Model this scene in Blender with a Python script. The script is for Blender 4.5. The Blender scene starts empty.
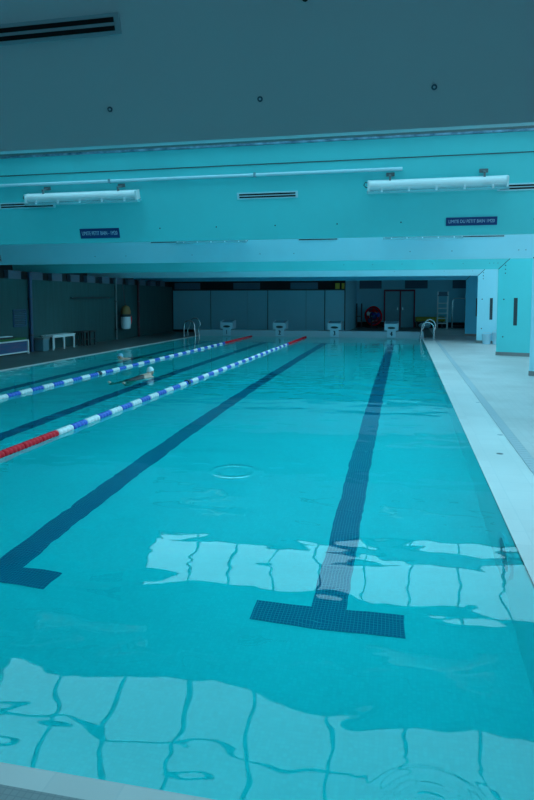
import bpy, bmesh, math, random
from mathutils import Vector, Matrix
random.seed(7)
PI = math.pi
C = bpy.context.scene.collection
sc = bpy.context.scene

# ------------------------------------------------------------------ materials
def mat(name, col, rough=0.5, metal=0.0, var=0.0, vscale=3.0, bump=0.0, bscale=40.0, col2=None, stretch=None, spec=0.5):
    m = bpy.data.materials.new(name); m.use_nodes = True
    nt = m.node_tree; b = nt.nodes['Principled BSDF']
    b.inputs['Base Color'].default_value = (*col, 1); b.inputs['Roughness'].default_value = rough
    b.inputs['Metallic'].default_value = metal
    b.inputs['Specular IOR Level'].default_value = spec
    if var or bump or col2:
        tc = nt.nodes.new('ShaderNodeTexCoord'); src = tc.outputs['Object']
        if stretch:
            mp = nt.nodes.new('ShaderNodeMapping'); mp.inputs['Scale'].default_value = stretch
            nt.links.new(src, mp.inputs['Vector']); src = mp.outputs['Vector']
    if var or col2:
        n = nt.nodes.new('ShaderNodeTexNoise'); n.inputs['Scale'].default_value = vscale; n.inputs['Detail'].default_value = 5
        nt.links.new(src, n.inputs['Vector'])
        r = nt.nodes.new('ShaderNodeMix'); r.data_type = 'RGBA'
        c2 = col2 or tuple(max(0, c * (1 - var)) for c in col)
        r.inputs['A'].default_value = (*c2, 1); r.inputs['B'].default_value = (*col, 1)
        mr = nt.nodes.new('ShaderNodeMapRange'); mr.inputs['From Min'].default_value = .35; mr.inputs['From Max'].default_value = .65
        nt.links.new(n.outputs['Fac'], mr.inputs['Value']); nt.links.new(mr.outputs['Result'], r.inputs['Factor'])
        nt.links.new(r.outputs['Result'], b.inputs['Base Color'])
    if bump:
        n2 = nt.nodes.new('ShaderNodeTexNoise'); n2.inputs['Scale'].default_value = bscale; n2.inputs['Detail'].default_value = 3
        nt.links.new(src, n2.inputs['Vector'])
        bp = nt.nodes.new('ShaderNodeBump'); bp.inputs['Strength'].default_value = bump; bp.inputs['Distance'].default_value = .01
        nt.links.new(n2.outputs['Fac'], bp.inputs['Height']); nt.links.new(bp.outputs['Normal'], b.inputs['Normal'])
    return m

def tile_mat(name, col, grout, size, rough=.35, var=.06, mortar=.05, wear=.12, axis='XY'):
    """square ceramic tiles, projected along one axis"""
    m = bpy.data.materials.new(name); m.use_nodes = True
    nt = m.node_tree; b = nt.nodes['Principled BSDF']; b.inputs['Roughness'].default_value = rough
    tc = nt.nodes.new('ShaderNodeTexCoord'); sp = nt.nodes.new('ShaderNodeSeparateXYZ'); cb = nt.nodes.new('ShaderNodeCombineXYZ')
    nt.links.new(tc.outputs['Object'], sp.inputs[0])
    nt.links.new(sp.outputs[axis[0]], cb.inputs['X']); nt.links.new(sp.outputs[axis[1]], cb.inputs['Y'])
    br = nt.nodes.new('ShaderNodeTexBrick'); br.offset = 0; br.inputs['Scale'].default_value = 1
    br.inputs['Brick Width'].default_value = size; br.inputs['Row Height'].default_value = size
    br.inputs['Mortar Size'].default_value = size * mortar; br.inputs['Mortar Smooth'].default_value = .3
    br.inputs['Color1'].default_value = (*col, 1); br.inputs['Color2'].default_value = (*[c * (1 - var) for c in col], 1)
    br.inputs['Mortar'].default_value = (*grout, 1)
    nt.links.new(cb.outputs[0], br.inputs['Vector'])
    n = nt.nodes.new('ShaderNodeTexNoise'); n.inputs['Scale'].default_value = .9; n.inputs['Detail'].default_value = 6
    nt.links.new(tc.outputs['Object'], n.inputs['Vector'])
    mr = nt.nodes.new('ShaderNodeMapRange'); mr.inputs['From Min'].default_value = .35; mr.inputs['From Max'].default_value = .65
    mr.inputs['To Min'].default_value = 1 - wear; mr.inputs['To Max'].default_value = 1
    nt.links.new(n.outputs['Fac'], mr.inputs['Value'])
    mx = nt.nodes.new('ShaderNodeMix'); mx.data_type = 'RGBA'; mx.blend_type = 'MULTIPLY'; mx.inputs['Factor'].default_value = 1
    nt.links.new(br.outputs['Color'], mx.inputs['A']); nt.links.new(mr.outputs['Result'], mx.inputs['B'])
    nt.links.new(mx.outputs['Result'], b.inputs['Base Color'])
    return m

def emis(name, col, s):
    m = bpy.data.materials.new(name); m.use_nodes = True; nt = m.node_tree
    nt.nodes.remove(nt.nodes['Principled BSDF'])
    e = nt.nodes.new('ShaderNodeEmission'); e.inputs['Color'].default_value = (*col, 1); e.inputs['Strength'].default_value = s
    nt.links.new(e.outputs[0], nt.nodes['Material Output'].inputs['Surface']); return m

TEAL = mat('teal_paint', (.12, .74, .765), .45, var=.06, vscale=1.2)
PALE = mat('pale_blue_paint', (.44, .87, .98), .45, var=.05, vscale=1.2)
BLUE = mat('mid_blue_paint', (.10, .66, .92), .45, var=.05, vscale=1.2)
CEIL = mat('grey_blue_paint', (.72, .80, .84), .6, var=.04, vscale=.6)
ROOF = mat('roof_board', (.62, .70, .74), .7)
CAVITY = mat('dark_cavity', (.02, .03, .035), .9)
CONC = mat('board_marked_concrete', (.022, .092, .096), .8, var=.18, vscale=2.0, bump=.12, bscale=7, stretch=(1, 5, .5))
RECW = mat('shade_tinted_white_paint', (.30, .72, .86), .6)  # white wall paint with the recess's dim blue tone put in
WHITEW = mat('white_wall_paint', (.62, .74, .78), .6, var=.04, vscale=1)
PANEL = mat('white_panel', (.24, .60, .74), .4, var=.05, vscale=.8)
BLOCK = mat('dim_violet_grey_block', (.09, .13, .18), .6)
DARK = mat('dark_gap', (.012, .016, .02), .8)
BLACK = mat('black_slot', (.004, .005, .006), .9)
SKIRT = mat('taupe_skirting', (.26, .27, .27), .6, var=.1)
GALV = mat('mottled_galvanised_steel', (.34, .52, .66), .35, .7, col2=(.10, .20, .28), vscale=9, stretch=(1, 1, 1))
STEEL = mat('polished_steel', (.75, .80, .83), .18, 1.0)
WMETAL = mat('white_metal', (.80, .86, .88), .35, var=.03)
WPLAST = mat('white_plastic', (.78, .86, .90), .4, var=.03)
CONDUIT = mat('pale_conduit', (.55, .80, .88), .4)
DKMETAL = mat('dark_grey_metal', (.07, .09, .10), .4, .6)
ENDW = mat('end_wall_tiles', (.36, .48, .55), .5)
NAVY = mat('navy_sign', (.012, .05, .20), .35)
LETTER = mat('pale_lettering', (.45, .66, .80), .5)
LOUVP = mat('blue_grey_tread', (.16, .32, .42), .6)
DIGIT = mat('dark_digit', (.012, .03, .06), .5)
RED = mat('red_float', (.85, .012, .03), .5, var=.08, vscale=20, spec=.2)
BLUEF = mat('blue_float', (.02, .12, .62), .35, var=.08, vscale=20)
WHITEF = mat('white_float', (.84, .88, .88), .35, var=.05, vscale=20)
CABLE = mat('steel_cable', (.4, .42, .44), .35, .9)
SKIN = mat('skin', (.66, .40, .31), .45, var=.08, vscale=8)
SUIT = mat('black_swimsuit', (.012, .013, .018), .5)
CAPW = mat('white_swim_cap', (.75, .84, .88), .35)
CAPB = mat('pale_blue_swim_cap', (.30, .58, .75), .35)
EYE = mat('dark_goggles', (.01, .012, .02), .2)
REDP = mat('red_paint', (.30, .03, .05), .45)
DOORM = mat('grey_door_leaf', (.26, .56, .66), .5, var=.06)
YELLOW = mat('yellow_plastic', (.52, .40, .03), .45, var=.08)
GREEN = mat('green_foam', (.03, .17, .05), .7, var=.15)
ORANGE = mat('orange_foam', (.30, .17, .06), .6, var=.1)
STRIPE = mat('kickboard_foam', (.10, .09, .20), .6, col2=(.02, .10, .22), vscale=3, stretch=(.3, .6, 9))
PIPEB = mat('blue_pipe', (.02, .07, .15), .4)
PIPED = mat('dark_red_pipe', (.09, .02, .03), .5)
PIPEG = mat('grey_pipe', (.18, .23, .24), .5)
BINB = mat('pale_blue_bin_plastic', (.50, .80, .92), .4, var=.05)
LOUV = mat('blue_grey_louvre', (.07, .15, .22), .5)
DKWOOD = mat('dark_stool_wood', (.03, .035, .04), .6)
GRATE = mat('grey_grating', (.36, .43, .47), .5)
DECKT = tile_mat('deck_tiles', (.54, .54, .54), (.46, .48, .48), .10, .45, wear=.18)
DECKL = tile_mat('shade_darkened_deck_tiles', (.13, .16, .16), (.09, .12, .12), .10, .5, wear=.22)  # deck tile coloured dark to carry the dim light there
DECKN = tile_mat('grey_mosaic_tiles', (.36, .40, .42), (.29, .33, .35), .025, .5, mortar=.10, wear=.12)
COPE = tile_mat('coping_tiles', (.74, .74, .73), (.66, .68, .68), .25, .3, mortar=.02, wear=.10)
POOLT = tile_mat('pool_floor_tiles', (.84, .92, .92), (.74, .86, .88), .025, .3, mortar=.08, wear=.06)
POOLTX = tile_mat('pool_side_tiles', (.93, .98, .98), (.74, .86, .88), .025, .3, mortar=.08, wear=.06, axis='YZ')  # side tiles coloured lighter to offset the weak light on them
POOLTY = tile_mat('pool_end_tiles', (.84, .92, .92), (.74, .86, .88), .025, .3, mortar=.08, wear=.06, axis='XZ')
LINET = tile_mat('dark_blue_tiles', (.045, .125, .28), (.20, .38, .50), .025, .3, mortar=.10, wear=.1)
SKY = emis('daylit_glass', (.34, .81, 1.0), 3.3)
FILLN = emis('nearest_bay_fill_glow', (.34, .80, 1.0), .40)  # faint glow added over the nearest bay to brighten its beam
FILLR = emis('recess_fill_glow', (.22, .74, 1.0), .6)  # glow for the pane added to light the far recess
SKYS = emis('daylit_side_glass', (.62, .86, 1.0), 1.85)

# water: smooth dielectric surface with gentle ripples
WATER = bpy.data.materials.new('pool_water'); WATER.use_nodes = True
nt = WATER.node_tree; nt.nodes.remove(nt.nodes['Principled BSDF'])
tc = nt.nodes.new('ShaderNodeTexCoord')
def noise(scale, detail, sx=1, sy=1, dist=0.0):
    mp = nt.nodes.new('ShaderNodeMapping'); mp.inputs['Scale'].default_value = (sx, sy, 1)
    nt.links.new(tc.outputs['Object'], mp.inputs['Vector'])
    n = nt.nodes.new('ShaderNodeTexNoise'); n.inputs['Scale'].default_value = scale; n.inputs['Detail'].default_value = detail
    n.inputs['Distortion'].default_value = dist
    nt.links.new(mp.outputs['Vector'], n.inputs['Vector']); return n.outputs['Fac']
def math_(op, a, b):
    n = nt.nodes.new('ShaderNodeMath'); n.operation = op
    for i, v in enumerate((a, b)):
        if isinstance(v, (int, float)): n.inputs[i].default_value = v
        else: nt.links.new(v, n.inputs[i])
    return n.outputs[0]
h = math_('MULTIPLY', noise(.9, 1.5, 1, 1.3, .4), .85)
h = math_('ADD', h, math_('MULTIPLY', noise(3.0, 1.2, .9, 1.2, .3), .26))
def dist_to(x, y):
    v = nt.nodes.new('ShaderNodeVectorMath'); v.operation = 'DISTANCE'; nt.links.new(tc.outputs['Object'], v.inputs[0]); v.inputs[1].default_value = (x, y, 0); return v.outputs['Value']
d1 = math_('SUBTRACT', dist_to(7.33, 3.85), .20); e1 = math_('POWER', 2.718, math_('MULTIPLY', math_('MULTIPLY', d1, d1), -800.0))
h = math_('ADD', h, math_('MULTIPLY', e1, .30))
d2 = dist_to(9.0, .12); w2_ = math_('SINE', math_('MULTIPLY', d2, 130.0), 0); e2 = math_('POWER', 2.718, math_('MULTIPLY', math_('MULTIPLY', d2, d2), -45.0))
h = math_('ADD', h, math_('MULTIPLY', math_('MULTIPLY', w2_, e2), .05))
bp = nt.nodes.new('ShaderNodeBump'); bp.inputs['Strength'].default_value = 1; bp.inputs['Distance'].default_value = .016
nt.links.new(h, bp.inputs['Height'])
gl = nt.nodes.new('ShaderNodeBsdfGlossy'); gl.inputs['Roughness'].default_value = 0.0
rf = nt.nodes.new('ShaderNodeBsdfRefraction'); rf.inputs['IOR'].default_value = 1.333; rf.inputs['Roughness'].default_value = 0.0
rf.inputs['Color'].default_value = (.10, .945, .965, 1)
fr = nt.nodes.new('ShaderNodeFresnel'); fr.inputs['IOR'].default_value = 1.333
mx = nt.nodes.new('ShaderNodeMixShader')
for n in (gl, rf, fr): nt.links.new(bp.outputs['Normal'], n.inputs['Normal'])
nt.links.new(fr.outputs[0], mx.inputs[0]); nt.links.new(rf.outputs[0], mx.inputs[1]); nt.links.new(gl.outputs[0], mx.inputs[2])
nt.links.new(mx.outputs[0], nt.nodes['Material Output'].inputs['Surface'])

# clear diffuser of the lamps
CLEAR = bpy.data.materials.new('clear_lamp_cover'); CLEAR.use_nodes = True
b = CLEAR.node_tree.nodes['Principled BSDF']; b.inputs['Base Color'].default_value = (.35, .70, .76, 1); b.inputs['Roughness'].default_value = .15
b.inputs['Alpha'].default_value = .55

# ------------------------------------------------------------------ mesh helpers
class MB:
    def __init__(s): s.bm = bmesh.new()
    def box(s, lo, hi, rot=None, piv=None):
        lo, hi = Vector(lo), Vector(hi)
        m = Matrix.Translation((lo + hi) / 2) @ Matrix.Diagonal((*(hi - lo), 1))
        if rot is not None:
            p = Vector(piv) if piv else (lo + hi) / 2
            m = Matrix.Translation(p) @ rot @ Matrix.Translation(-p) @ m
        bmesh.ops.create_cube(s.bm, size=1, matrix=m); return s
    def prism(s, pts, vec):
        a = [s.bm.verts.new(p) for p in pts]; b_ = [s.bm.verts.new(Vector(p) + Vector(vec)) for p in pts]
        n = len(pts); s.bm.faces.new(a[::-1]); s.bm.faces.new(b_)
        for i in range(n): s.bm.faces.new((a[i], a[(i + 1) % n], b_[(i + 1) % n], b_[i]))
        return s
    def tube(s, pts, r, n=10, closed=False):
        pts = [Vector(p) for p in pts]; rings = []
        up = Vector((0, 0, 1)); N = len(pts); prev = None
        for i, p in enumerate(pts):
            if closed: t = (pts[(i + 1) % N] - pts[i - 1]).normalized()
            else: t = (pts[min(i + 1, N - 1)] - pts[max(i - 1, 0)]).normalized()
            if prev is None:
                u = up if abs(t.z) < .9 else Vector((1, 0, 0))
                a = t.cross(u).normalized()
            else:
                a = (prev - t * prev.dot(t)).normalized()
            prev = a; c = t.cross(a)
            rr = r[i] if isinstance(r, (list, tuple)) else r
            rings.append([s.bm.verts.new(p + (a * math.cos(2 * PI * k / n) + c * math.sin(2 * PI * k / n)) * rr) for k in range(n)])
        for i in range(N if closed else N - 1):
            A, B = rings[i], rings[(i + 1) % N]
            for k in range(n): s.bm.faces.new((A[k], A[(k + 1) % n], B[(k + 1) % n], B[k]))
        if not closed:
            s.bm.faces.new(rings[0][::-1]); s.bm.faces.new(rings[-1])
        return s
    def cyl(s, a, b_, r, n=16): return s.tube([a, b_], r, n)
    def lathe(s, prof, n=20, loc=(0, 0, 0), axis='Z'):
        rings = []
        for (r, z) in prof:
            ring = []
            for k in range(n):
                c_, s_ = math.cos(2 * PI * k / n) * r, math.sin(2 * PI * k / n) * r
                v = {'Z': (c_, s_, z), 'X': (z, c_, s_), 'Y': (c_, z, s_)}[axis]
                ring.append(s.bm.verts.new(Vector(v) + Vector(loc)))
            rings.append(ring)
        for A, B in zip(rings, rings[1:]):
            for k in range(n): s.bm.faces.new((A[k], A[(k + 1) % n], B[(k + 1) % n], B[k]))
        s.bm.faces.new(rings[0][::-1]); s.bm.faces.new(rings[-1]); return s
    def ball(s, c, rad, u=16, v=10):
        m = Matrix.Translation(c) @ Matrix.Diagonal((*rad, 1)) if isinstance(rad, (tuple, list)) else Matrix.Translation(c) @ Matrix.Scale(rad, 4)
        bmesh.ops.create_uvsphere(s.bm, u_segments=u, v_segments=v, radius=1, matrix=m); return s
    def quad(s, *p): s.bm.faces.new([s.bm.verts.new(q) for q in p]); return s
    def build(s, name, m, parent=None, smooth=False, bevel=0, loc=None):
        bmesh.ops.recalc_face_normals(s.bm, faces=s.bm.faces[:])
        me = bpy.data.meshes.new(name); s.bm.to_mesh(me); s.bm.free()
        if smooth:
            for p in me.polygons: p.use_smooth = True
        me.materials.append(m)
        o = bpy.data.objects.new(name, me); C.objects.link(o)
        if loc: o.location = loc
        if parent: o.parent = parent
        if smooth:
            e = o.modifiers.new('edge', 'EDGE_SPLIT'); e.split_angle = math.radians(50)
        if bevel:
            bv = o.modifiers.new('bevel', 'BEVEL'); bv.width = bevel; bv.segments = 2; bv.limit_method = 'ANGLE'
        return o

def tag(o, label=None, cat=None, group=None, kind=None):
    if label: o['label'] = label
    if cat: o['category'] = cat
    if group: o['group'] = group
    if kind: o['kind'] = kind
    return o
def thing(name, label, cat, loc=(0, 0, 0), rz=0, group=None):
    o = bpy.data.objects.new(name, None); o.empty_display_size = .1; C.objects.link(o)
    o.location = loc; o.rotation_euler = (0, 0, rz); return tag(o, label, cat, group)
def struct(o, label, cat): return tag(o, label, cat, kind='structure')
def copy_tree(o, parent=None):
    c = o.copy(); C.objects.link(c); c.parent = parent
    for ch in list(o.children): copy_tree(ch, c)
    return c
def text_obj(name, body, size, m, parent, loc, rot, width=None, depth=.002):
    cu = bpy.data.curves.new(name + '_curve', 'FONT'); cu.body = body; cu.size = size; cu.align_x = 'CENTER'; cu.align_y = 'CENTER'; cu.extrude = depth
    t = bpy.data.objects.new(name + '_tmp', cu); C.objects.link(t)
    bpy.context.view_layer.update()
    dg = bpy.context.evaluated_depsgraph_get()
    me = bpy.data.meshes.new_from_object(t.evaluated_get(dg)); me.name = name
    bpy.data.objects.remove(t); bpy.data.curves.remove(cu)
    if width:
        xs = [v.co.x for v in me.vertices]; k = width / (max(xs) - min(xs))
        for v in me.vertices: v.co.x *= k
    me.materials.clear(); me.materials.append(m)
    o = bpy.data.objects.new(name, me); C.objects.link(o); o.parent = parent; o.location = loc; o.rotation_euler = rot
    return o

W, L, DEP = 9.64, 25.0, 1.2
DZ = .012                                    # deck level above the water

# ------------------------------------------------------------------ pool basin and water
pf = MB().quad((0, 0, -DEP), (W, 0, -DEP), (W, L, -DEP), (0, L, -DEP)).build('floor_pool', POOLT)
struct(pf, 'pale tiled bottom of the swimming pool under the water', 'pool floor')
LX = [W / 2 + (k - 1.5) * 2.372 for k in range(4)]
LN = [LX[0] - .16, LX[1] - .16, LX[2] - .14, LX[3] + .03]
for x in LN:
    mb = MB(); z0, z1 = -DEP + .002, -DEP + .006
    hw = .125; hb = .52 if x > 8 else .46
    ya, yb = 2.2, L - 2.2
    mb.prism([(x - hb, ya, z0), (x + hb, ya, z0), (x + hb, ya + .25, z0), (x + hw, ya + .25, z0), (x + hw, yb - .25, z0), (x + hb, yb - .25, z0),
              (x + hb, yb, z0), (x - hb, yb, z0), (x - hb, yb - .25, z0), (x - hw, yb - .25, z0), (x - hw, ya + .25, z0), (x - hb, ya + .25, z0)], (0, 0, z1 - z0))
    tag(mb.build('lane_line', LINET, pf), 'dark blue tiled lane line with a T-shaped end')
o = MB().box((-.2, 0, -DEP - .1), (0, L, 0)).build('wall_pool_left', POOLTX); struct(o, 'tiled left side of the pool basin', 'pool wall')
pwr = MB().box((W, 0, -DEP - .1), (W + .2, L, 0)).build('wall_pool_right', POOLTX); struct(pwr, 'tiled right side of the pool basin below the pale coping', 'pool wall')
o = MB().box((-.2, -.2, -DEP - .1), (W + .2, 0, 0)).build('wall_pool_near', POOLTY); struct(o, 'tiled near end of the pool basin', 'pool wall')
o = MB().box((-.2, L, -DEP - .1), (W + .2, L + .2, 0)).build('wall_pool_far', POOLTY); struct(o, 'tiled far end of the pool basin below the starting blocks', 'pool wall')
# ripple ring centre near the camera is part of the water normal
wm = MB(); nx, ny = 2, 4
wm.quad((0, 0, 0), (W, 0, 0), (W, L, 0), (0, L, 0))
water = wm.build('pool_water', WATER); tag(water, 'clear turquoise water filling the swimming pool', 'water', kind='stuff')

LENS = mat('dark_lamp_lens', (.02, .10, .18), .3)
# underwater round light niche in the right wall
ul = thing('underwater_light', 'round underwater light with pale rim in the right pool wall', 'pool light', (W, 2.85, -.54))
MB().lathe([(.30, 0), (.30, -.02), (.26, -.03), (.215, -.02), (.215, 0)], 28, axis='X').build('rim', WPLAST, ul, smooth=True)
MB().lathe([(.215, -.004), (.215, -.012), (.12, -.016), (.02, -.018)], 24, axis='X').build('lens', LENS, ul, smooth=True)

# ------------------------------------------------------------------ decks and coping
XR, XL, YN, YF = 14.5, -2.35, -5.0, 35.2
o = MB().box((10.20, YN, -.2), (XR, YF, DZ)).build('floor_deck_right', DECKT); struct(o, 'pale tiled deck along the right side of the pool', 'floor')
o = MB().box((W, 0, -.05), (10.09, L, .004)).build('trim_coping_right', COPE); struct(o, 'wide pale coping along the right pool edge', 'pool edge')
gr = MB()
gr.box((10.09, 0, -.2), (10.20, L, DZ - .006))
gro = gr.build('trim_gutter_right', GRATE); struct(gro, 'narrow grey drain channel between coping and right deck', 'drain')
g2 = MB()
for i in range(250): g2.box((10.09, i * .1 + .003, DZ - .007), (10.20, i * .1 + .096, DZ - .001))
g2.build('grating', GRATE, gro)
o = MB().box((XL - .2, -.09, -.2), (-.10, YF, DZ)).build('floor_deck_left', DECKL); struct(o, 'shade-darkened tiled deck between the pool and the concrete wall', 'floor')
o = MB().box((-.10, 0, -.2), (0, L, DZ + .004)).build('trim_coping_left', COPE); struct(o, 'thin pale coping along the left pool edge', 'pool edge')
o = MB().box((XL - .2, YN, -.2), (10.20, -.09, DZ)).build('floor_deck_near', DECKN); struct(o, 'grey mosaic tiled deck at the near end of the pool', 'floor')
o = MB().box((-.22, -.09, -.2), (10.20, 0, DZ)).build('trim_coping_near', COPE); struct(o, 'pale tiled coping at the near end of the pool', 'pool edge')
o = MB().box((-.22, L + .55, -.2), (10.20, YF, DZ)).build('floor_deck_far', DECKL); struct(o, 'shade-darkened tiled floor behind the starting blocks', 'floor')
ENDZ = .27
o = MB().box((-.22, L, -.2), (W + .05, L + .55, ENDZ)).build('trim_end_wall', ENDW, bevel=.01); struct(o, 'low pale end wall of the pool carrying the starting blocks', 'pool edge')
for (x, y, r, lab) in ((9.90, 5.08, .0225, 'dark round deck drain on the pale coping, nearest one'), (10.04, 6.06, .0215, 'pale round drain cover on the coping, second one'),
                  (10.05, 8.5, .020, 'small grey drain cover on the coping, farthest one')):
    d = thing('floor_drain', lab, 'drain', (x, y, .004))
    MB().lathe([(r + .012, 0), (r + .012, .001), (r, .0016), (r * .3, .0014)], 20).build('cover', GRATE if r < .022 else DKMETAL, d)

# ------------------------------------------------------------------ splayed portal frames, glazing, roof
K = .30; SPL = 1.22; XI = 11.5; XB = -4.0; XG = 3.3; GH = 1.85; GD = 2.4
FR = [(6.40, 2.42, TEAL, 'teal'), (12.30, 2.48, PALE, 'pale blue'), (17.30, 2.48, TEAL, 'teal'), (22.45, 2.48, PALE, 'pale blue'), (27.0, 2.46, BLUE, 'mid blue'), (1.31, 2.44, CEIL, 'dull grey-blue')]
ORD = ['second', 'third', 'fourth', 'fifth', 'farthest', 'nearest']
SPLS = [1.22, 1.45, 1.45, 1.45, 1.45, 1.22]; THK = [.06] * 6
wn = 0
def on_face(i, x, z, off=0.0):
    y0, zb = FR[i][0], FR[i][1]
    n = Vector((0, -1, -K)).normalized()
    return Vector((x, y0 - K * (z - zb), z)) + n * off
FROT = math.atan(K)                                                   # tilt of the faces from vertical
for i, (y0, zb, m, cn) in enumerate(FR):
    SPL = SPLS[i]; yt = y0 - K * SPL; zt = zb + SPL; xo = XI + SPL; th = THK[i]; pv = {0: 5, 5: None}.get(i, i - 1)
    beam = MB().prism([(XB, y0, zb), (XI, y0, zb), (xo, yt, zt), (XB, yt, zt)], (0, th, 0)).build('trim_%d' % (i + 1), m)
    struct(beam, '%s painted splayed beam and leg, %s of the frames spanning the pool' % (cn, ORD[i]), 'beam')
    leg = MB().prism([(XI, y0, DZ + .1), (xo, yt, DZ + .1), (xo, yt, zt), (XI, y0, zb)], (0, th, 0)).build('frame_leg', m, beam)
    MB().prism([(XI - .012, y0 - .012, DZ), (xo, yt - .012, DZ), (xo, yt - .012, DZ + .1), (XI - .012, y0 - .012, DZ + .1)], (0, th + .02, 0)).build('skirting', SKIRT, beam)
    # mitre joint between beam and leg
    a, bb = Vector((XI, y0, zb)), Vector((xo, yt, zt)); n = Vector((-K * .7, -1, -K * .7)).normalized() * .004
    d = Vector((.006, 0, -.006))
    MB().quad(a + n - d, a + n + d, bb + n + d, bb + n - d).build('mitre_joint', DKMETAL, beam)
    # vertical slot grille in the leg
    s0 = .42; sx = XI + s0; sy = y0 - K * s0
    dv = Vector((1, -K, 0)).normalized(); nv = Vector((-K, -1, 0)).normalized()
    p = Vector((sx, sy, .88)) + nv * .004
    MB().prism([p, p + dv * .10, p + dv * .10 + Vector((0, 0, .78)), p + Vector((0, 0, .78))], nv * -.03).build('leg_slot', DKMETAL, beam)
    # small fixings along the lower edge
    bx = {0: (4.85 - .02, 5.62, 6.42, 7.22, 8.03, 8.83, 10.4), 1: (1.6, 2.4, 4.05, 5.67, 6.45, 8.99, 9.86, 11.2, 11.34), 2: (7.1, 7.95, 8.8, 9.66, 10.52, 11.25, 11.36, 11.47), 3: (8.5, 10.3, 11.3), 4: (6.0, 9.0), 5: (5.79, 6.59, 7.385, 8.181, 9.008, 9.80)}[i]
    for x in bx:
        q = on_face(i, x, zb + .17, .0)
        e = q + Vector((0, -1, -K)).normalized() * .004
        MB().cyl(q, e, .0135 if i == 5 else .009, 14).build('fixing', LOUV if i == 5 else DKMETAL, beam)
        if i == 5: MB().cyl(q, q + (e - q) * 1.5, .006, 8).build('fixing_pin', CONDUIT, beam)
    if i == 5:
        q = on_face(5, 8.421, 3.01); MB().cyl(q, q + Vector((0, -.006, -.002)), .016, 12).build('fixing', BLACK, beam)
    if i in (2, 3):
        for z_ in (2.58, 2.47, 2.36):
            q = Vector((XI + .18, y0 - K * .18, z_)); MB().cyl(q, q + nv * .004, .016, 10).build('fixing', DKMETAL, beam)
        for z_ in (1.62, .55):
            q = Vector((XI + .16, y0 - K * .16, z_)); MB().cyl(q, q + nv * .004, .02, 10).build('fixing', DKMETAL, beam)
    if i == 0:
        zs = 3.335; q = on_face(0, 0, zs, .003)
        MB().box((XB, q.y - .004, zs - .005), (xo - .1, q.y + .01, zs + .005)).build('panel_joint', DKMETAL, beam)
    # roof over the beam and upstand behind it
    yr0 = y0 + max(th, .06)
    top = zt + GH
    # back of the beam up to the roof
    bk = MB().box((XB, yr0 - .055, zb + .05), (16.5, yr0, top + .1)).build('wall_back_%d' % (i + 1), ROOF); struct(bk, 'plain back face behind the %s frame rising to the roof' % ORD[i], 'wall')
    # sloping glass roof light rising toward the camera from the top of the face
    def P(x, t): return Vector((x, yt - GD * t, zt + GH * t))
    if i != 4:
        wn += 1
        A, B, Cc, D = P(XG, 0), P(xo, 0), P(xo + GH, 1), P(XG, 1)
        up = Vector((0, GH, GD)).normalized()
        win = MB().quad(A + up * .03, B + up * .03, Cc + up * .03, D + up * .03).build('window_%d' % wn, SKY if i < 4 else FILLN)  # the nearest frame's pane is an added dim fill
        struct(win, 'glowing sloping roof glazing above the %s frame' % ORD[i], 'window')
        fm = MB()
        def bar(p0, p1, w=.045, dp=.06):
            p0, p1 = Vector(p0), Vector(p1); t = (p1 - p0).normalized(); s_ = t.cross(up).normalized() * w / 2
            fm.prism([p0 - s_, p0 + s_, p1 + s_, p1 - s_], up * -dp)
        nm = 10; 
        for k in range(nm + 1):
            x = XG + (xo - XG) * k / nm; bar(P(x, 0), P(x, 1))
        for k in (1, 2): 
            x = xo + .75 * k; bar(P(x, (x - xo) / GH), P(x, 1))
        for t in ((0, .27, 1) if i == 0 else (0, .7, 1)): bar(P(XG, t), P(xo + GH * t, t), .05)
        bar(P(xo, 0), P(xo + GH, 1), .07)
        fm.build('window_frame', PIPEG, win)
        # solid roof left of the glazing
        rl = MB().prism([P(XB, 0), P(XG, 0), P(XG, 1), P(XB, 1)], up * .1).build('ceiling_slope_%d' % (i + 1), ROOF); struct(rl, 'closed sloping roof left of the glazing above the %s frame' % ORD[i], 'ceiling')
        # side glazing between leg and right wall
        wn += 1
        def Q(z, t): return Vector((xo + GH * t, yt - GD * t, z))
        sn = Vector((GD, GH, 0)).normalized()
        w2 = MB().quad(Q(DZ, 0) + sn * .03, Q(zt, 0) + sn * .03, Q(zt + GH, 1) + sn * .03, Q(DZ, 1) + sn * .03).build('window_%d' % wn, SKYS if i < 4 else FILLN)  # beside the nearest leg this pane is added fill too
        struct(w2, 'glowing tall side glazing beside the leg of the %s frame' % ORD[i], 'window')
        fm = MB()
        def bar2(p0, p1, w=.05, dp=.06):
            p0, p1 = Vector(p0), Vector(p1); t = (p1 - p0).normalized(); s_ = t.cross(sn).normalized() * w / 2
            fm.prism([p0 - s_, p0 + s_, p1 + s_, p1 - s_], sn * -dp)
        for k in range(4): t = k / 3; bar2(Q(DZ, t), Q(zt + GH * t, t))
        for z_ in (DZ + .03, 1.0, 2.0, 3.0): bar2(Q(z_, 0), Q(z_, 1))
        fm.build('window_frame', PIPEG, w2)
    else:
        rl = MB().prism([P(XB, 0), P(16.5, 0), P(16.5, 1), P(XB, 1)], (0, .1, .1)).build('ceiling_slope_%d' % (i + 1), ROOF); struct(rl, 'closed sloping roof above the farthest frame', 'ceiling')
    # flat roof toward the previous frame
    yp = YN if pv is None else FR[pv][0] + THK[pv] - .055
    if True:
        rr = MB().box((XB, yp, top), (16.5, yt - GD + .05, top + .1)).build('ceiling_flat_%d' % (i + 1), ROOF); struct(rr, 'flat roof strip in front of the %s glazing' % ORD[i], 'ceiling')
    # right wall piece
    xw = xo + GH
    ya_ = YN if pv is None else FR[pv][0] + THK[pv] - .05
    rw = MB().box((xw, ya_, 0), (xw + .2, yt - GD if i < 4 else YF, top)).build('wall_right_%d' % (i + 1), WHITEW); struct(rw, 'white right wall before the %s frame' % ORD[i], 'wall')

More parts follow.
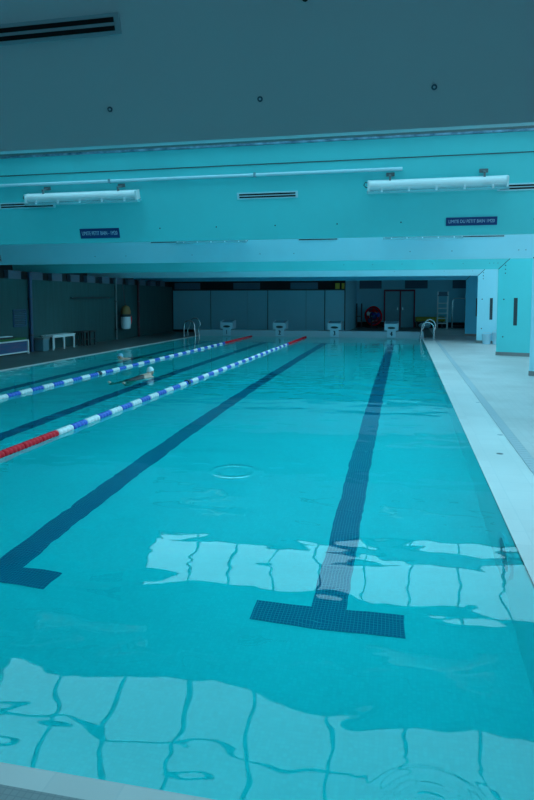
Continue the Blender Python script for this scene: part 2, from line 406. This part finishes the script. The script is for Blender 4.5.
q = on_face(0, 0, 3.60)
ld = MB().box((XB, q.y - .03, 3.555), (12.4, q.y + .03, 3.615)).build('trim_6', GALV); struct(ld, 'mottled galvanised steel ledge along the top of the teal beam', 'trim')
o = MB().box((-4.2, YN - .2, 0), (16.5, YN, 5.4)).build('wall_near', WHITEW); struct(o, 'white wall behind the near end of the pool', 'wall')

# left wall with checkered band under the roof
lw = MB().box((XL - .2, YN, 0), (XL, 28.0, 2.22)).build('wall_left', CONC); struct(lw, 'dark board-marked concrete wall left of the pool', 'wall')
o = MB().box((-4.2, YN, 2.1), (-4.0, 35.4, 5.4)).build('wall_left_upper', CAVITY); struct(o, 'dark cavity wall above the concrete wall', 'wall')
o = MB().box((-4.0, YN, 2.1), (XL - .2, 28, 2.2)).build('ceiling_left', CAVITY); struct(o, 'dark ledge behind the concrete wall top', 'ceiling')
bl = MB()
y = -.60
while y < 27.2:
    bl.box((XL - .16, y, 2.22), (XL - .02, y + .62, 2.47)); y += 1.17
blo = bl.build('trim_7', BLOCK); struct(blo, 'row of pale blocks with dark gaps along the concrete wall top', 'trim')
bb = MB().box((XL - .24, YN, 2.22), (XL - .18, 28, 2.47)).build('void_shade_backing', DARK, blo)  # black sheet stands in for the shade of the void behind the blocks
lt = MB().box((-4, YN, 2.6), (-2.0, 28, 2.68))

# ------------------------------------------------------------------ far end: partition, recess
Y1 = 27.8; YR = 35.0
o = MB().box((-2.6, Y1 + .06, 0), (6.18, Y1 + .2, 2.8)).build('wall_far', DARK); struct(o, 'dark far wall behind the white sliding panels', 'wall')
sp = thing('sliding_partition', 'row of tall white sliding panels closing the far end of the hall', 'partition', (0, Y1, DZ))
edges = [-2.29, -1.31, -.34, 1.52, 2.51, 4.35, 5.25, 6.16]
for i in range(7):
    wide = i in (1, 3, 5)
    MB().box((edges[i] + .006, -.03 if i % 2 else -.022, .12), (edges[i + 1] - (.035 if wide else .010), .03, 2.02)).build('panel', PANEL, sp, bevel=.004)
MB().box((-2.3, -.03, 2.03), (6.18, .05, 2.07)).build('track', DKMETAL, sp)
bd = MB()
for k, x in enumerate((-2.2, .8, 3.6)): bd.box((x, Y1 - .02, 2.10), (x + 1.3, Y1 + .055, 2.40))
bo = bd.build('trim_8', LOUV); struct(bo, 'dark grey-blue blocks in the gap above the white panels', 'trim')
o = MB().box((-4, 27.2, 2.72), (16.5, YF + .2, 2.8)).build('ceiling_far', ROOF); struct(o, 'low dark ceiling over the far recess', 'ceiling')
o = MB().box((6.0, Y1 + .2, 0), (6.18, YR, 2.8)).build('wall_recess_left', RECW); struct(o, 'left side wall of the far recess', 'wall')
rcw = MB().box((5.9, YR, 0), (16.5, YR + .2, 2.8)).build('wall_recess', RECW); struct(rcw, 'pale back wall of the dark recess at the far end', 'wall')
MB().box((6.18, YR - .03, DZ), (13, YR, .32)).build('dado', DARK, rcw)
o = MB().box((12.25, 27.3, 0), (12.4, YR, 2.8)).build('wall_recess_right', RECW); struct(o, 'right side wall of the far recess', 'wall')
ck = MB()
for x in (6.35, 8.9, 11.5): ck.box((x, YR - .02, 2.22), (x + 1.25, YR, 2.68))
ck = ck.build('trim_9', LOUV); struct(ck, 'dark rectangles in the band above the recess doors', 'trim')

wn += 1
w9 = MB().quad((12.245, 28.6, 1.0), (12.245, 33.6, 1.0), (12.245, 33.6, 2.3), (12.245, 28.6, 2.3)).build('window_%d' % wn, FILLR); struct(w9, 'unseen glowing pane added on the right to light the far recess', 'window')  # no window known here; glowing pane added to light the recess
f = MB()
for y in (28.6, 29.85, 31.1, 32.35, 33.6): f.box((12.2, y - .03, .97), (12.25, y + .03, 2.33))
for z in (1.0, 2.3): f.box((12.2, 28.57, z - .03), (12.25, 33.63, z + .03))
f.build('window_frame', PIPEG, w9)
# red framed double door
dr = MB().box((7.80, YR - .05, DZ), (9.44, YR - .005, 2.08)).build('door_1', DOORM); struct(dr, 'grey double door in a dark red frame at the far end', 'door')
f = MB()
for x in (7.74, 8.62, 9.40): f.box((x, YR - .09, DZ), (x + .08, YR - .03, 2.10))
f.box((7.74, YR - .09, 2.06), (9.48, YR - .03, 2.16)); f.build('door_frame', REDP, dr)
MB().box((8.50, YR - .12, 1.0), (8.54, YR - .05, 1.15)).build('door_handle', STEEL, dr)
MB().box((8.78, YR - .12, 1.0), (8.82, YR - .05, 1.15)).build('door_handle', STEEL, dr)

# lane rope reel
rl = thing('lane_rope_reel', 'reel wound with red, blue and white lane rope in the far recess', 'reel', (7.22, 34.25, DZ), 1.35)
for s in (-.42, .42):
    MB().box((s - .03, -.35, 0), (s + .03, .35, .06)).box((s - .025, -.03, .06), (s + .025, .03, .68)).build('stand', DKMETAL, rl)
MB().cyl((-.45, 0, .66), (.45, 0, .66), .03).build('axle', STEEL, rl)
cols = [BLUEF, RED, NAVY, REDP, WHITEF, RED, BLUEF, REDP, NAVY, BLUEF, RED]
for k in range(11):
    rad = .10 + .036 * k; x = .10 * math.sin(k * 2.4)
    pts = [(x + .06 * math.sin(3 * t + k), math.cos(t) * rad, .66 + math.sin(t) * rad * 1.12) for t in [2 * PI * j / 28 for j in range(28)]]
    MB().tube(pts, .05, 8, closed=True).build('wound_rope', cols[k], rl, smooth=True)
for k in range(5):
    a_ = k * 1.26 + .4; MB().ball((-.16, math.cos(a_) * .30, .66 + math.sin(a_) * .33), (.05, .10, .13), 10, 8).build('rope_end', (WHITEF, RED, BLUEF, REDP, NAVY)[k], rl, smooth=True)

rk = thing('storage_rack', 'grey metal rack left of the lane rope reel', 'rack', (6.2, 34.4, DZ))
for x in (0.02, .30): MB().box((x, -.25, 0), (x + .05, -.2, 1.36)).build('post', DKMETAL, rk); MB().box((x, .2, 0), (x + .05, .25, 1.36)).build('post', DKMETAL, rk)
for z in (.28, .62): MB().box((.02, -.25, z), (.35, .25, z + .04)).build('shelf', DKMETAL, rk)

# table with yellow top
tb = thing('yellow_table', 'low bench with dull yellow top and dark legs near the far ladder', 'bench', (9.5, 34.6, DZ))
MB().box((0, -.3, .36), (1.6, .3, .62)).build('seat', YELLOW, tb, bevel=.02)
for x in (.05, 1.42):
    for yy in (-.28, .2): MB().box((x, yy, 0), (x + .07, yy + .07, .36)).build('leg', DKMETAL, tb)
bg = thing('blue_bag', 'pale blue bag lying under the yellow-topped bench', 'bag', (10.0, 34.05, DZ))
b_ = MB().ball((0, 0, .16), (.34, .16, .16)); b_.build('bag_body', BINB, bg, smooth=True)
MB().tube([(-.15, -.1, .27), (-.1, -.12, .38), (.1, -.12, .38), (.15, -.1, .27)], .015, 8).build('handle', NAVY, bg)

# white step ladder
sl = thing('step_ladder', 'tall white step ladder standing in the far recess', 'ladder', (10.62, 33.55, DZ))
for x in (0, .52): MB().box((x, -.04, 0), (x + .06, .03, 2.02), Matrix.Rotation(.06, 4, 'X'), (0, 0, 0)).build('stile', WMETAL, sl); MB().box((x, .36, 0), (x + .05, .41, 1.6), Matrix.Rotation(.16, 4, 'X'), (0, .38, 0)).build('rear_leg', WMETAL, sl)
for k in range(5):
    z = .28 + .27 * k; MB().box((.05, -.1 - z * .06, z), (.53, .05 - z * .06, z + .05)).build('tread', WMETAL, sl)
MB().box((.02, -.15, 1.78), (.56, .0, 2.0)).build('top_panel', LOUV, sl)
cr = thing('tubular_trolley', 'tubular metal trolley frame right of the white step ladder', 'trolley', (11.45, 34.0, DZ))
for yy in (-.2, .2):
    pts = [(0, yy, 0), (0, yy, 1.45)] + [(.15 - .15 * math.cos(a), yy, 1.45 + .2 * math.sin(a)) for a in (PI / 6, PI / 3, PI / 2)] + [(.65, yy, 1.65)]
    MB().tube(pts, .022, 8).build('hoop', STEEL, cr, smooth=True)
for z in (.35, .8, 1.2): MB().cyl((0, -.2, z), (0, .2, z), .015, 8).build('crossbar', STEEL, cr)
MB().box((0, -.2, .12), (.65, .2, .16)).build('base_plate', DKMETAL, cr)
MB().cyl((.65, -.2, .0), (.65, -.2, 1.65), .02, 8).build('front_post', STEEL, cr)

yb = thing('yellow_box', 'small yellow box on top of the rightmost white sliding panel', 'box', (5.95, Y1 - .05, 2.10))
MB().box((-.22, -.06, 0), (-.02, .06, .26)).build('box_body', YELLOW, yb); MB().box((.08, -.06, 0), (.2, .06, .26)).build('box_lid', YELLOW, yb)

# ------------------------------------------------------------------ starting blocks
BLK = mat('starting_block_shell', (.44, .66, .76), .4, var=.04)
def block():
    r = thing('starting_block', '', 'starting block', (0, 0, 0))
    MB().box((-.18, .0, ENDZ - .25), (.18, .05, ENDZ + .05)).box((-.18, .06, ENDZ + .001), (.18, .35, ENDZ + .05)).build('pedestal', BLK, r, bevel=.008)
    N = 14; front = MB(); hw, z0, z1 = .285, ENDZ + .05, ENDZ + .33
    # front board with an oval opening
    def ringpt(k, big):
        a = 2 * PI * k / 24
        if not big: return (.16 * math.cos(a), ENDZ + .155 + .05 * math.sin(a))
        c_, s_ = math.cos(a), math.sin(a); m_ = max(abs(c_), abs(s_)); return (hw * c_ / m_, (z0 + z1) / 2 + (z1 - z0) / 2 * s_ / m_)
    for yy in (-.03, .0):
        I = [front.bm.verts.new((ringpt(k, 0)[0], yy, ringpt(k, 0)[1])) for k in range(24)]
        O = [front.bm.verts.new((ringpt(k, 1)[0], yy, ringpt(k, 1)[1])) for k in range(24)]
        for k in range(24): front.bm.faces.new((I[k], I[(k + 1) % 24], O[(k + 1) % 24], O[k]))
        if yy < 0: I0, O0 = I, O
    for k in range(24):
        front.bm.faces.new((I0[k], I0[(k + 1) % 24], I[(k + 1) % 24], I[k])); front.bm.faces.new((O0[k], O0[(k + 1) % 24], O[(k + 1) % 24], O[k]))
    front.build('front_board', BLK, r)
    MB().prism([(-hw, .0, z1 - .03), (-hw, .55, z1 + .05), (-hw, .55, z1 + .08), (-hw, .0, z1)], (2 * hw, 0, 0)).build('platform', LOUVP, r, bevel=.006)
    for s in (-1, 1):
        MB().prism([(s * hw, .0, z0), (s * hw, .5, z0), (s * hw, .55, z1 + .10), (s * hw, .0, z1 + .03)], (-s * .03, 0, 0)).build('side_cheek', BLK, r)
    MB().box((-hw + .03, .0, z0), (hw - .03, .5, z0 + .03)).build('base_plate', BLK, r)
    MB().box((-.26, .22, z0 + .03), (.26, .25, z1 - .04)).build('inner_back', DKMETAL, r)
    return r
b0 = block()
for k in range(4):
    o = b0 if k == 0 else copy_tree(b0)
    o.location = (LX[k], L - .06, 0); o['label'] = 'white starting block bearing the number %d at the far end' % (k + 1); o['group'] = 'starting blocks'
    ped = [c for c in o.children if c.name.startswith('pedestal')][0]
    text_obj('number', str(k + 1), .27, DIGIT, ped, (0, -.003, ENDZ - .10), (PI / 2, 0, 0))

# ------------------------------------------------------------------ pool ladders
def ladder(name, label, x, y, s):
    r = thing(name, label, 'pool ladder', (x, y, 0))
    for dy in (-.25, .25):
        pts = [(-s * .12, dy, -.9), (-s * .10, dy, .05), (-s * .06, dy, .35)]
        for k in range(9):
            a = PI - k * PI / 8
            pts.append((s * (.17 + .23 * math.cos(a) + (.10 if dy > 0 else 0) * s), dy, .50 + (.30 if dy > 0 else .20) * math.sin(a)))
        pts += [(s * .42, dy, .30), (s * .42, dy, DZ)]
        h_ = MB().tube(pts, .026, 10).build('handrail', STEEL, r, smooth=True)
        MB().lathe([(.05, 0), (.05, .015), (.028, .03)], 14, (s * .42, dy, DZ)).build('foot_flange', STEEL, h_)
    for z in (-.75, -.45, -.15): MB().box((-s * .12 - .05, -.28, z), (-s * .12 + .05, .28, z + .03)).build('step', STEEL, r)
    return r
ladder('pool_ladder', 'steel pool ladder at the far right corner of the pool', W, 24.3, 1).rotation_euler.z = .0
ladder('pool_ladder', 'steel pool ladder at the far left corner of the pool', 0, 24.35, -1)

# ------------------------------------------------------------------ lane ropes
SEG = .352
def floatmesh(n, r, name):
    mb = MB(); prof = []
    for k in range(n):
        a = k * SEG / n; w = SEG / n
        prof += [(r * .80, a + w * .04), (r, a + w * .22), (r, a + w * .72), (r * .80, a + w * .93)]
    mb.lathe(prof, 14, axis='Y'); return mb
me_cache = {}
def float_part(m, par, y, red):
    key = m.name
    if key not in me_cache:
        o = floatmesh(5 if red else 4, .049, 'float').build('float', m, par, smooth=True); me_cache[key] = o.data
    else:
        o = bpy.data.objects.new('float', me_cache[key]); C.objects.link(o); o.parent = par
    o.location = (0, y, 0); return o
for x, lab, dark in ((W / 2 - 2.372, 'blue and white lane rope with red far end, left of the two', 10.6), (W / 2, 'blue and white lane rope with red ends, right of the two', 9.6)):
    r = thing('lane_rope', lab, 'lane rope', (x, 0, .012), group='lane ropes')
    MB().cyl((0, .0, 0), (0, L, 0), .008, 8).build('cable', CABLE, r)
    y = 4.95
    k = 0
    while y < 20.3:
        float_part(WHITEF if k % 2 == 0 else BLUEF, r, y, False); y += SEG; k += 1
    while y < 24.4: float_part(RED, r, y, True); y += SEG
    y = 4.95 - SEG
    while y > .2: float_part(RED, r, y, True); y -= SEG
    MB().lathe([(.066, 0), (.066, .10)], 14, axis='Y').build('marker_ring', DIGIT, r).location = (0, dark, 0)

# ------------------------------------------------------------------ swimmers
def skin_body(name, V, E, R, m, parent, lev=2, root=0):
    me = bpy.data.meshes.new(name); me.from_pydata(V, E, []); me.update()
    o = bpy.data.objects.new(name, me); C.objects.link(o); o.parent = parent
    bm = bmesh.new(); bm.from_mesh(me); ly = bm.verts.layers.skin.verify(); bm.verts.ensure_lookup_table()
    for i, v in enumerate(bm.verts):
        rr = R[i]; v[ly].radius = rr if isinstance(rr, tuple) else (rr, rr); v[ly].use_root = (i == root)
    bm.to_mesh(me); bm.free()
    s = o.modifiers.new('skin', 'SKIN'); s.use_smooth_shade = True
    u = o.modifiers.new('sub', 'SUBSURF'); u.levels = lev; u.render_levels = lev
    me.materials.append(m); return o
def swimmer(label, loc, rz, cap, spread, kick):
    """breaststroke, face down the local +y axis, back at the surface"""
    r = thing('person', label, 'person', loc, rz)
    V, E, R = [], [], []
    def add(p, rad, frm=None):
        V.append(p); R.append(rad)
        if frm is not None: E.append((frm, len(V) - 1))
        return len(V) - 1
    pel = add((0, -.62, -.05), .115)
    wst = add((0, -.42, -.03), (.115, .09), pel); che = add((0, -.20, -.02), .125, wst); sho = add((0, -.02, .03), .11, che)
    nk = add((0, .09, .07), .05, sho); hd = add((0, .14, .12), .06, nk)
    for s in (-1, 1):
        a = add((s * .15, -.02, .01), .058, sho); e = add((s * (.15 + .26 * spread), .12, -.07), .042, a)
        w = add((s * (.12 + .38 * spread), .34, -.09), .028, e)
        p = add((s * (.11 + .38 * spread), .41, -.09), .032, w)
        for j in range(4):
            f1 = add((s * (.08 + .02 * j + .38 * spread), .46, -.09), .010, p); add((s * (.08 + .022 * j + .38 * spread), .51 - .006 * abs(j - 1), -.095), .008, f1)
        t1 = add((s * (.06 + .38 * spread), .42, -.10), .011, p); add((s * (.04 + .38 * spread), .445, -.11), .009, t1)
        hp = add((s * .09, -.70, -.10), .088, pel); kn = add((s * (.10 + .12 * kick), -.98, -.36), .058, hp)
        an = add((s * (.10 + .05 * kick), -1.00, -.02), .040, kn); add((s * (.12 + .08 * kick), -1.09, .055), .042, an); 
    tmp = skin_body('tmp', V, E, R, SKIN, None)
    bpy.context.view_layer.update(); dg = bpy.context.evaluated_depsgraph_get()
    bme = bpy.data.meshes.new_from_object(tmp.evaluated_get(dg)); bpy.data.objects.remove(tmp)
    # head with face details
    h_ = MB().ball((0, .155, .205), (.075, .095, .105), 20, 14)
    h_.ball((0, .255, .195), (.012, .02, .018), 8, 6)
    for s in (-1, 1): h_.ball((s * .074, .15, .195), (.012, .022, .03), 8, 6)
    h_.ball((0, .232, .150), (.028, .012, .008), 8, 6)
    HS = Matrix.Translation((0, .15, .135)) @ Matrix.Scale(.88, 4) @ Matrix.Translation((0, -.155, -.205))
    h_.bm.transform(HS); h_.bm.from_mesh(bme); h_.build('body', SKIN, r, smooth=True)
    g = MB()
    for s in (-1, 1): g.ball((s * .032, .238, .215), (.024, .014, .016), 10, 8)
    g.bm.transform(HS); g.build('goggles', EYE, r, smooth=True)
    c = MB(); c.ball((0, .150, .225), (.082, .10, .100), 20, 14)
    dv = [v for v in c.bm.verts if v.co.z < .215 + (v.co.y - .15) * .25]
    bmesh.ops.delete(c.bm, geom=dv, context='VERTS'); c.bm.transform(HS); c.build('swim_cap', cap, r, smooth=True)
    V, E, R = [], [], []
    a0 = add((0, -.72, -.06), .135); a1 = add((0, -.60, -.045), (.130, .128), a0); a2 = add((0, -.42, -.027), (.125, .108), a1); a3 = add((0, -.20, -.014), .136, a2); a4 = add((0, -.08, .012), .10, a3)
    skin_body('swimsuit', V, E, R, SUIT, r)
    return r
swimmer('person in a black swimsuit and white cap swimming between the two lane ropes', (3.60, 10.55, -.045), math.radians(-10), CAPW, .45, .8)
swimmer('person in a pale blue cap, mostly submerged, in the leftmost lane', (1.46, 14.05, -.07), math.radians(165), CAPB, .4, .4)

# ------------------------------------------------------------------ objects on the ceiling and the beams
CEILV = mat('painted_vent_frame', (.40, .54, .60), .5)
def z_grey(l): return 'grey-blue' in l or 'far left' in l
def vent(label, w, hgt, slots, loc, rot):
    r = thing('air_vent', label, 'air vent', loc); r.rotation_euler = rot
    vf = MB().box((-w / 2, 0, -hgt / 2), (w / 2, .012, hgt / 2)).build('vent_frame', CEILV if z_grey(label) else CONDUIT, r, bevel=.003)
    pitch = hgt / (slots + .6); sl_ = .29 if hgt > .09 else .28
    for k in range(slots):
        z = (k - (slots - 1) / 2) * pitch
        MB().box((-w / 2 + .03, -.003, z - pitch * sl_), (w / 2 - .03, .004, z + pitch * sl_)).build('vent_slot', BLACK, vf)
    return r
LOUVF = mat('vent_metal', (.20, .36, .42), .45, .3)
def face_rot(): return (FROT, 0, 0)
def beam_vent(i, x0, x1, z, hgt, label):
    p = on_face(i, (x0 + x1) / 2, z, .012); r = vent(label, x1 - x0, hgt, 2, p, face_rot()); return r
beam_vent(5, 6.50, 7.505, 2.982, .098, 'double-slot air vent at the top left on the dull grey-blue nearest beam')
beam_vent(0, 3.25, 4.12, 2.945, .085, 'double-slot air vent behind the left lamp on the front teal beam')
beam_vent(0, 6.74, 7.54, 2.965, .085, 'double-slot air vent between the two lamps on the front teal beam')
beam_vent(0, 9.95, 10.9, 2.96, .085, 'double-slot air vent beside the right lamp on the front teal beam')
beam_vent(1, 3.05, 4.05, 2.965, .085, 'double-slot air vent at the left on the pale beam behind the front teal beam')
beam_vent(1, 6.55, 7.46, 2.96, .085, 'double-slot air vent in the middle of the pale beam behind the front teal beam')
beam_vent(1, 9.95, 10.92, 2.955, .085, 'double-slot air vent at the right on the pale beam behind the front teal beam')
beam_vent(1, -1.6, -.93, 2.64, .16, 'dark air vent at the far left end of the pale blue beam')

# conduit along the teal beam
p = on_face(0, 0, 3.215, .032)
cd = thing('cable_conduit', 'long pale cable conduit running across the teal beam', 'conduit', (0, p.y, p.z))
MB().cyl((-3.5, 0, 0), (8.84, 0, 0), .022, 10).build('pipe', CONDUIT, cd, smooth=True)
for x in range(-3, 9, 2): MB().box((x - .015, -.026, -.026), (x + .015, .026, .026)).build('clip', LOUVF, cd)

def lamp(label, p, w, group='lamps on the beams'):
    r = thing('tube_lamp', label, 'lamp', p, group=group); r.rotation_euler = (FROT, 0, 0)
    # housing: half round body open toward the pool; local -y away from the beam
    N = 9; ra = .058
    prof = [(-.13 + -ra * 1.0 * math.sin(a) * .9, ra * math.cos(a)) for a in [k * PI / (N - 1) for k in range(N)]]
    pts = [(-w / 2, y_, z_) for y_, z_ in prof] + [(-w / 2, -.07, -ra), (-w / 2, -.07, ra)]
    MB().prism(pts, (w, 0, 0)).build('housing', WMETAL, r)
    df = MB().box((-w / 2 - .02, -.195, -.088), (w / 2 + .02, -.065, -.056)).build('diffuser', CLEAR, r)
    for s in (-1, 1):
        MB().box((s * w / 2 - .012, -.185, -.062), (s * w / 2 + .012, -.07, .06)).build('end_cap', WMETAL, r)
    for k in range(5):
        x = -w / 2 + w * (k + .5) / 5; MB().box((x - .012, -.199, -.07), (x + .012, -.186, -.03)).build('clip', WPLAST, df)
    for s in (-1, 1):
        b_ = MB(); x = s * w * .34
        b_.box((x - .05, -.012, .09), (x + .05, -.001, .135)).box((x - .012, -.13, .095), (x + .012, -.006, .115)).box((x - .012, -.142, .052), (x + .012, -.118, .115)); b_.build('bracket', PIPEG, r)
    MB().tube([(-w / 2, -.13, .03), (-w / 2 - .04, -.13, .045), (-w / 2 - .06, -.13, .01), (-w / 2 - .03, -.13, -.02), (-w / 2, -.13, -.02)], .006, 6).build('cable_loop', DKMETAL, r)
    return r
lamp('white tube lamp on the left of the teal beam', on_face(0, 4.60, 3.045), 1.62)
lamp('white tube lamp on the right of the teal beam', on_face(0, 9.24, 3.045), 1.60)
lamp('white tube lamp mostly hidden on the pale beam, left one', on_face(1, 4.60, 3.03), 1.62)
lamp('white tube lamp mostly hidden on the pale beam, right one', on_face(1, 9.24, 3.03), 1.60)

def sign(label, body, x0, x1, z, hgt, m=NAVY):
    p = on_face(0, (x0 + x1) / 2, z, .010)
    r = thing('wall_sign', label, 'sign', p); r.rotation_euler = (FROT, 0, 0)
    pl = MB().box((-(x1 - x0) / 2, 0, -hgt / 2), ((x1 - x0) / 2, .009, hgt / 2)).build('sign_plate', m, r)
    text_obj('lettering', body, hgt * .56, LETTER, pl, (0, -.001, 0), (PI / 2, 0, 0), width=(x1 - x0) * .90)
sign('navy sign reading LIMITE PETIT BAIN - 1M20 on the left of the teal beam', 'LIMITE PETIT BAIN - 1M20', 4.43, 5.02, 2.545, .135)
sign('navy sign reading LIMITE DU PETIT BAIN 1M20 on the right of the teal beam', 'LIMITE DU PETIT BAIN 1M20', 9.375, 9.975, 2.583, .10)

# ------------------------------------------------------------------ things along the left wall
pp = thing('wall_pipe', 'dark blue vertical pipe before the concrete wall beside the white bench', 'pipe', (XL + .07, 15.55, DZ))
MB().cyl((0, 0, 0), (0, 0, 2.42), .055, 14).build('pipe', PIPEB, pp, smooth=True)
for z in (.5, 1.6): MB().box((-.07, -.07, z), (.06, .07, z + .03)).build('clamp', DKMETAL, pp)
for (y, m_, lab, r_) in ((21.45, PIPEG, 'thin grey vertical pipe on the concrete wall left of the hanging bag', .03), (23.6, PIPED, 'dark vertical pipe on the concrete wall right of the hanging bag', .05)):
    q = thing('wall_pipe', lab, 'pipe', (XL + .06, y, DZ)); MB().cyl((0, 0, 0), (0, 0, 2.4), r_, 12).build('pipe', m_, q, smooth=True)
    for z in (.4, 1.5): MB().box((-.06, -.06, z), (.05, .06, z + .03)).build('clamp', DKMETAL, q)
lv = thing('louvre_vent', 'blue-grey louvred vent low on the concrete wall', 'vent', (XL, 15.05, .80))
f = MB()
for (a, b_) in (((0, -.33, 0), (.03, -.28, .52)), ((0, .28, 0), (.03, .33, .52)), ((0, -.28, 0), (.03, .28, .04)), ((0, -.28, .48), (.03, .28, .52))): f.box(a, b_)
f.build('vent_frame', PIPEB, lv)
s = MB()
for k in range(8): s.box((.004, -.28, .06 + k * .053), (.03, .28, .085 + k * .053), Matrix.Rotation(.5, 4, 'Y'))
s.build('louvres', LOUV, lv)
rail = thing('wall_rail', 'thin dark horizontal rail on the concrete wall above the stools', 'rail', (XL, 18.0, 1.65))
MB().box((.03, 0, 0), (.07, 2.9, .05)).build('bar', DKMETAL, rail)
for y in (.3, 1.45, 2.6): MB().box((0, y, 0), (.04, y + .05, .04)).build('bracket', DKMETAL, rail)

bn = thing('bench', 'white slatted bench against the concrete wall', 'bench', (-2.12, 16.12, DZ))
s = MB()
for k in range(4): s.box((-.2 + k * .11, .0, .44), (-.11 + k * .11, 1.4, .475))
s.build('seat', WMETAL, bn)
MB().box((-.17, .03, .39), (-.13, 1.37, .44)).box((.17, .03, .39), (.21, 1.37, .44)).build('apron', WMETAL, bn)
for y in (.06, .70, 1.34):
    for x in (-.17, .19): MB().box((x - .022, y - .022, 0), (x + .022, y + .022, .44)).build('leg', WMETAL, bn)
cb = thing('storage_crate', 'grey-blue plastic crate between the blue pipe and the white bench', 'crate', (-2.14, 15.84, DZ))
MB().box((-.15, -.16, 0), (.17, .16, .40)).build('crate_body', mat('crate_plastic', (.10, .22, .27), .5), cb, bevel=.015)
MB().box((-.165, -.175, .36), (.185, .175, .42)).build('crate_rim', PIPEG, cb)
def stool(lab, y, rz):
    t = thing('stool', lab, 'stool', (-2.02, y, DZ), rz)
    MB().box((-.2, -.2, .46), (.2, .2, .50)).build('seat', DKWOOD, t, bevel=.01)
    for a in (-.16, .16):
        for c_ in (-.16, .16): MB().box((a - .02, c_ - .02, 0), (a + .02, c_ + .02, .46)).build('leg', DKWOOD, t)
    for a in (-.16, .16): MB().box((a - .012, -.16, .2), (a + .012, .16, .23)).build('stretcher', DKWOOD, t)
stool('dark wooden stool beside the end of the white bench', 18.12, .1)
stool('dark wooden stool farther from the white bench', 18.62, -.05)

# foam cage at the far left
ct = thing('float_cage', 'white framed box of stacked kickboards against the concrete wall', 'cage', (-2.17, 12.45, DZ))
f = MB()
for x in (-.15, .15):
    for y in (0, 2.5): f.box((x - .02, y - .02, 0), (x + .02, y + .02, .42))
for z in (.05, .385):
    for x in (-.15, .15): f.box((x - .018, 0, z), (x + .018, 2.5, z + .035))
    for y in (0, 2.5): f.box((-.15, y - .018, z), (.15, y + .018, z + .035))
f.build('cage_frame', WMETAL, ct)
MB().box((-.13, .03, .085), (.13, 2.47, .38)).build('foam_boards', STRIPE, ct)
gm = thing('foam_mat', 'green foam mat lying on top of the kickboard box', 'mat', (-2.17, 12.5, DZ + .425))
MB().box((-.15, 0, 0), (.15, 2.38, .06)).build('mat_sheet', GREEN, gm, bevel=.02)
fb = thing('foam_board', 'dark and pale foam board lying on the green mat', 'board', (-2.17, 13.4, DZ + .485))
MB().box((-.12, 0, 0), (.12, .95, .05)).build('board_base', DKWOOD, fb, bevel=.015); MB().box((-.10, .3, .05), (.10, .9, .075)).build('board_top', WPLAST, fb, bevel=.01)

# hanging buoyancy bag
hb = thing('hanging_bag', 'white and orange rescue bag hanging by a cord on the concrete wall', 'bag', (XL + .30, 21.8, .42))
MB().tube([(-.12, 0, 1.85), (-.06, 0, 1.3), (0, 0, .93)], .01, 6).build('cord', PIPED, hb)
MB().lathe([(.10, 0), (.18, .03), (.20, .25), (.19, .5)], 16).build('lower_bag', WPLAST, hb, smooth=True)
MB().lathe([(.20, .5), (.215, .52), (.215, .58), (.20, .6)], 16).build('belt', DKWOOD, hb, smooth=True)
MB().lathe([(.19, .6), (.20, .72), (.14, .9), (.03, .95)], 16).build('upper_bag', ORANGE, hb, smooth=True)
MB().ball((.10, .22, .38), (.06, .06, .2)).build('side_strap', RED, hb, smooth=True)

# bins by the fourth leg
def bin_(lab, x, y, h_, r_):
    t = thing('waste_bin', lab, 'bin', (x, y, DZ))
    MB().lathe([(r_ * .82, 0), (r_, h_ * .9), (r_ * 1.05, h_ * .92), (r_ * 1.05, h_), (r_ * .9, h_), (r_ * .75, .03)], 20).build('bin_body', BINB, t, smooth=True)
    MB().tube([(-r_, 0, h_ * .9), (-r_ * .6, -.03, h_ * 1.18), (r_ * .6, -.03, h_ * 1.18), (r_, 0, h_ * .9)], .008, 6).build('handle', WPLAST, t)
bin_('pale blue bucket, left of the pair, before the pale blue leg', 11.80, 22.0, .36, .16)
bin_('pale blue bucket right of the pair, half behind the teal leg', 12.14, 21.9, .42, .17)

# ------------------------------------------------------------------ light, camera
wd = bpy.data.worlds.new('World'); sc.world = wd; wd.use_nodes = True
bgd = wd.node_tree.nodes['Background']; bgd.inputs['Color'].default_value = (.45, .8, 1, 1); bgd.inputs['Strength'].default_value = .3

cam = bpy.data.cameras.new('camera'); co = bpy.data.objects.new('camera', cam); C.objects.link(co)
cam.sensor_fit = 'AUTO'; cam.sensor_width = 36; cam.lens = 631.8 / 800 * 36; cam.shift_y = -50.9 / 800; cam.clip_start = .05
co.location = (8.8897, -1.8493, 1.6324); co.rotation_euler = (PI / 2 - .0793, 0, .2136)
sc.camera = co
sc.view_settings.view_transform = 'Standard'; sc.view_settings.look = 'None'; sc.view_settings.gamma = 1
sc.view_settings.use_curve_mapping = False; sc.view_settings.exposure = 0
sc.cycles.use_denoising = True
sc.cycles.max_bounces = 16; sc.cycles.diffuse_bounces = 8; sc.cycles.transmission_bounces = 8; sc.cycles.glossy_bounces = 6
sc.cycles.sample_clamp_indirect = 6
sc.cycles.blur_glossy = 0
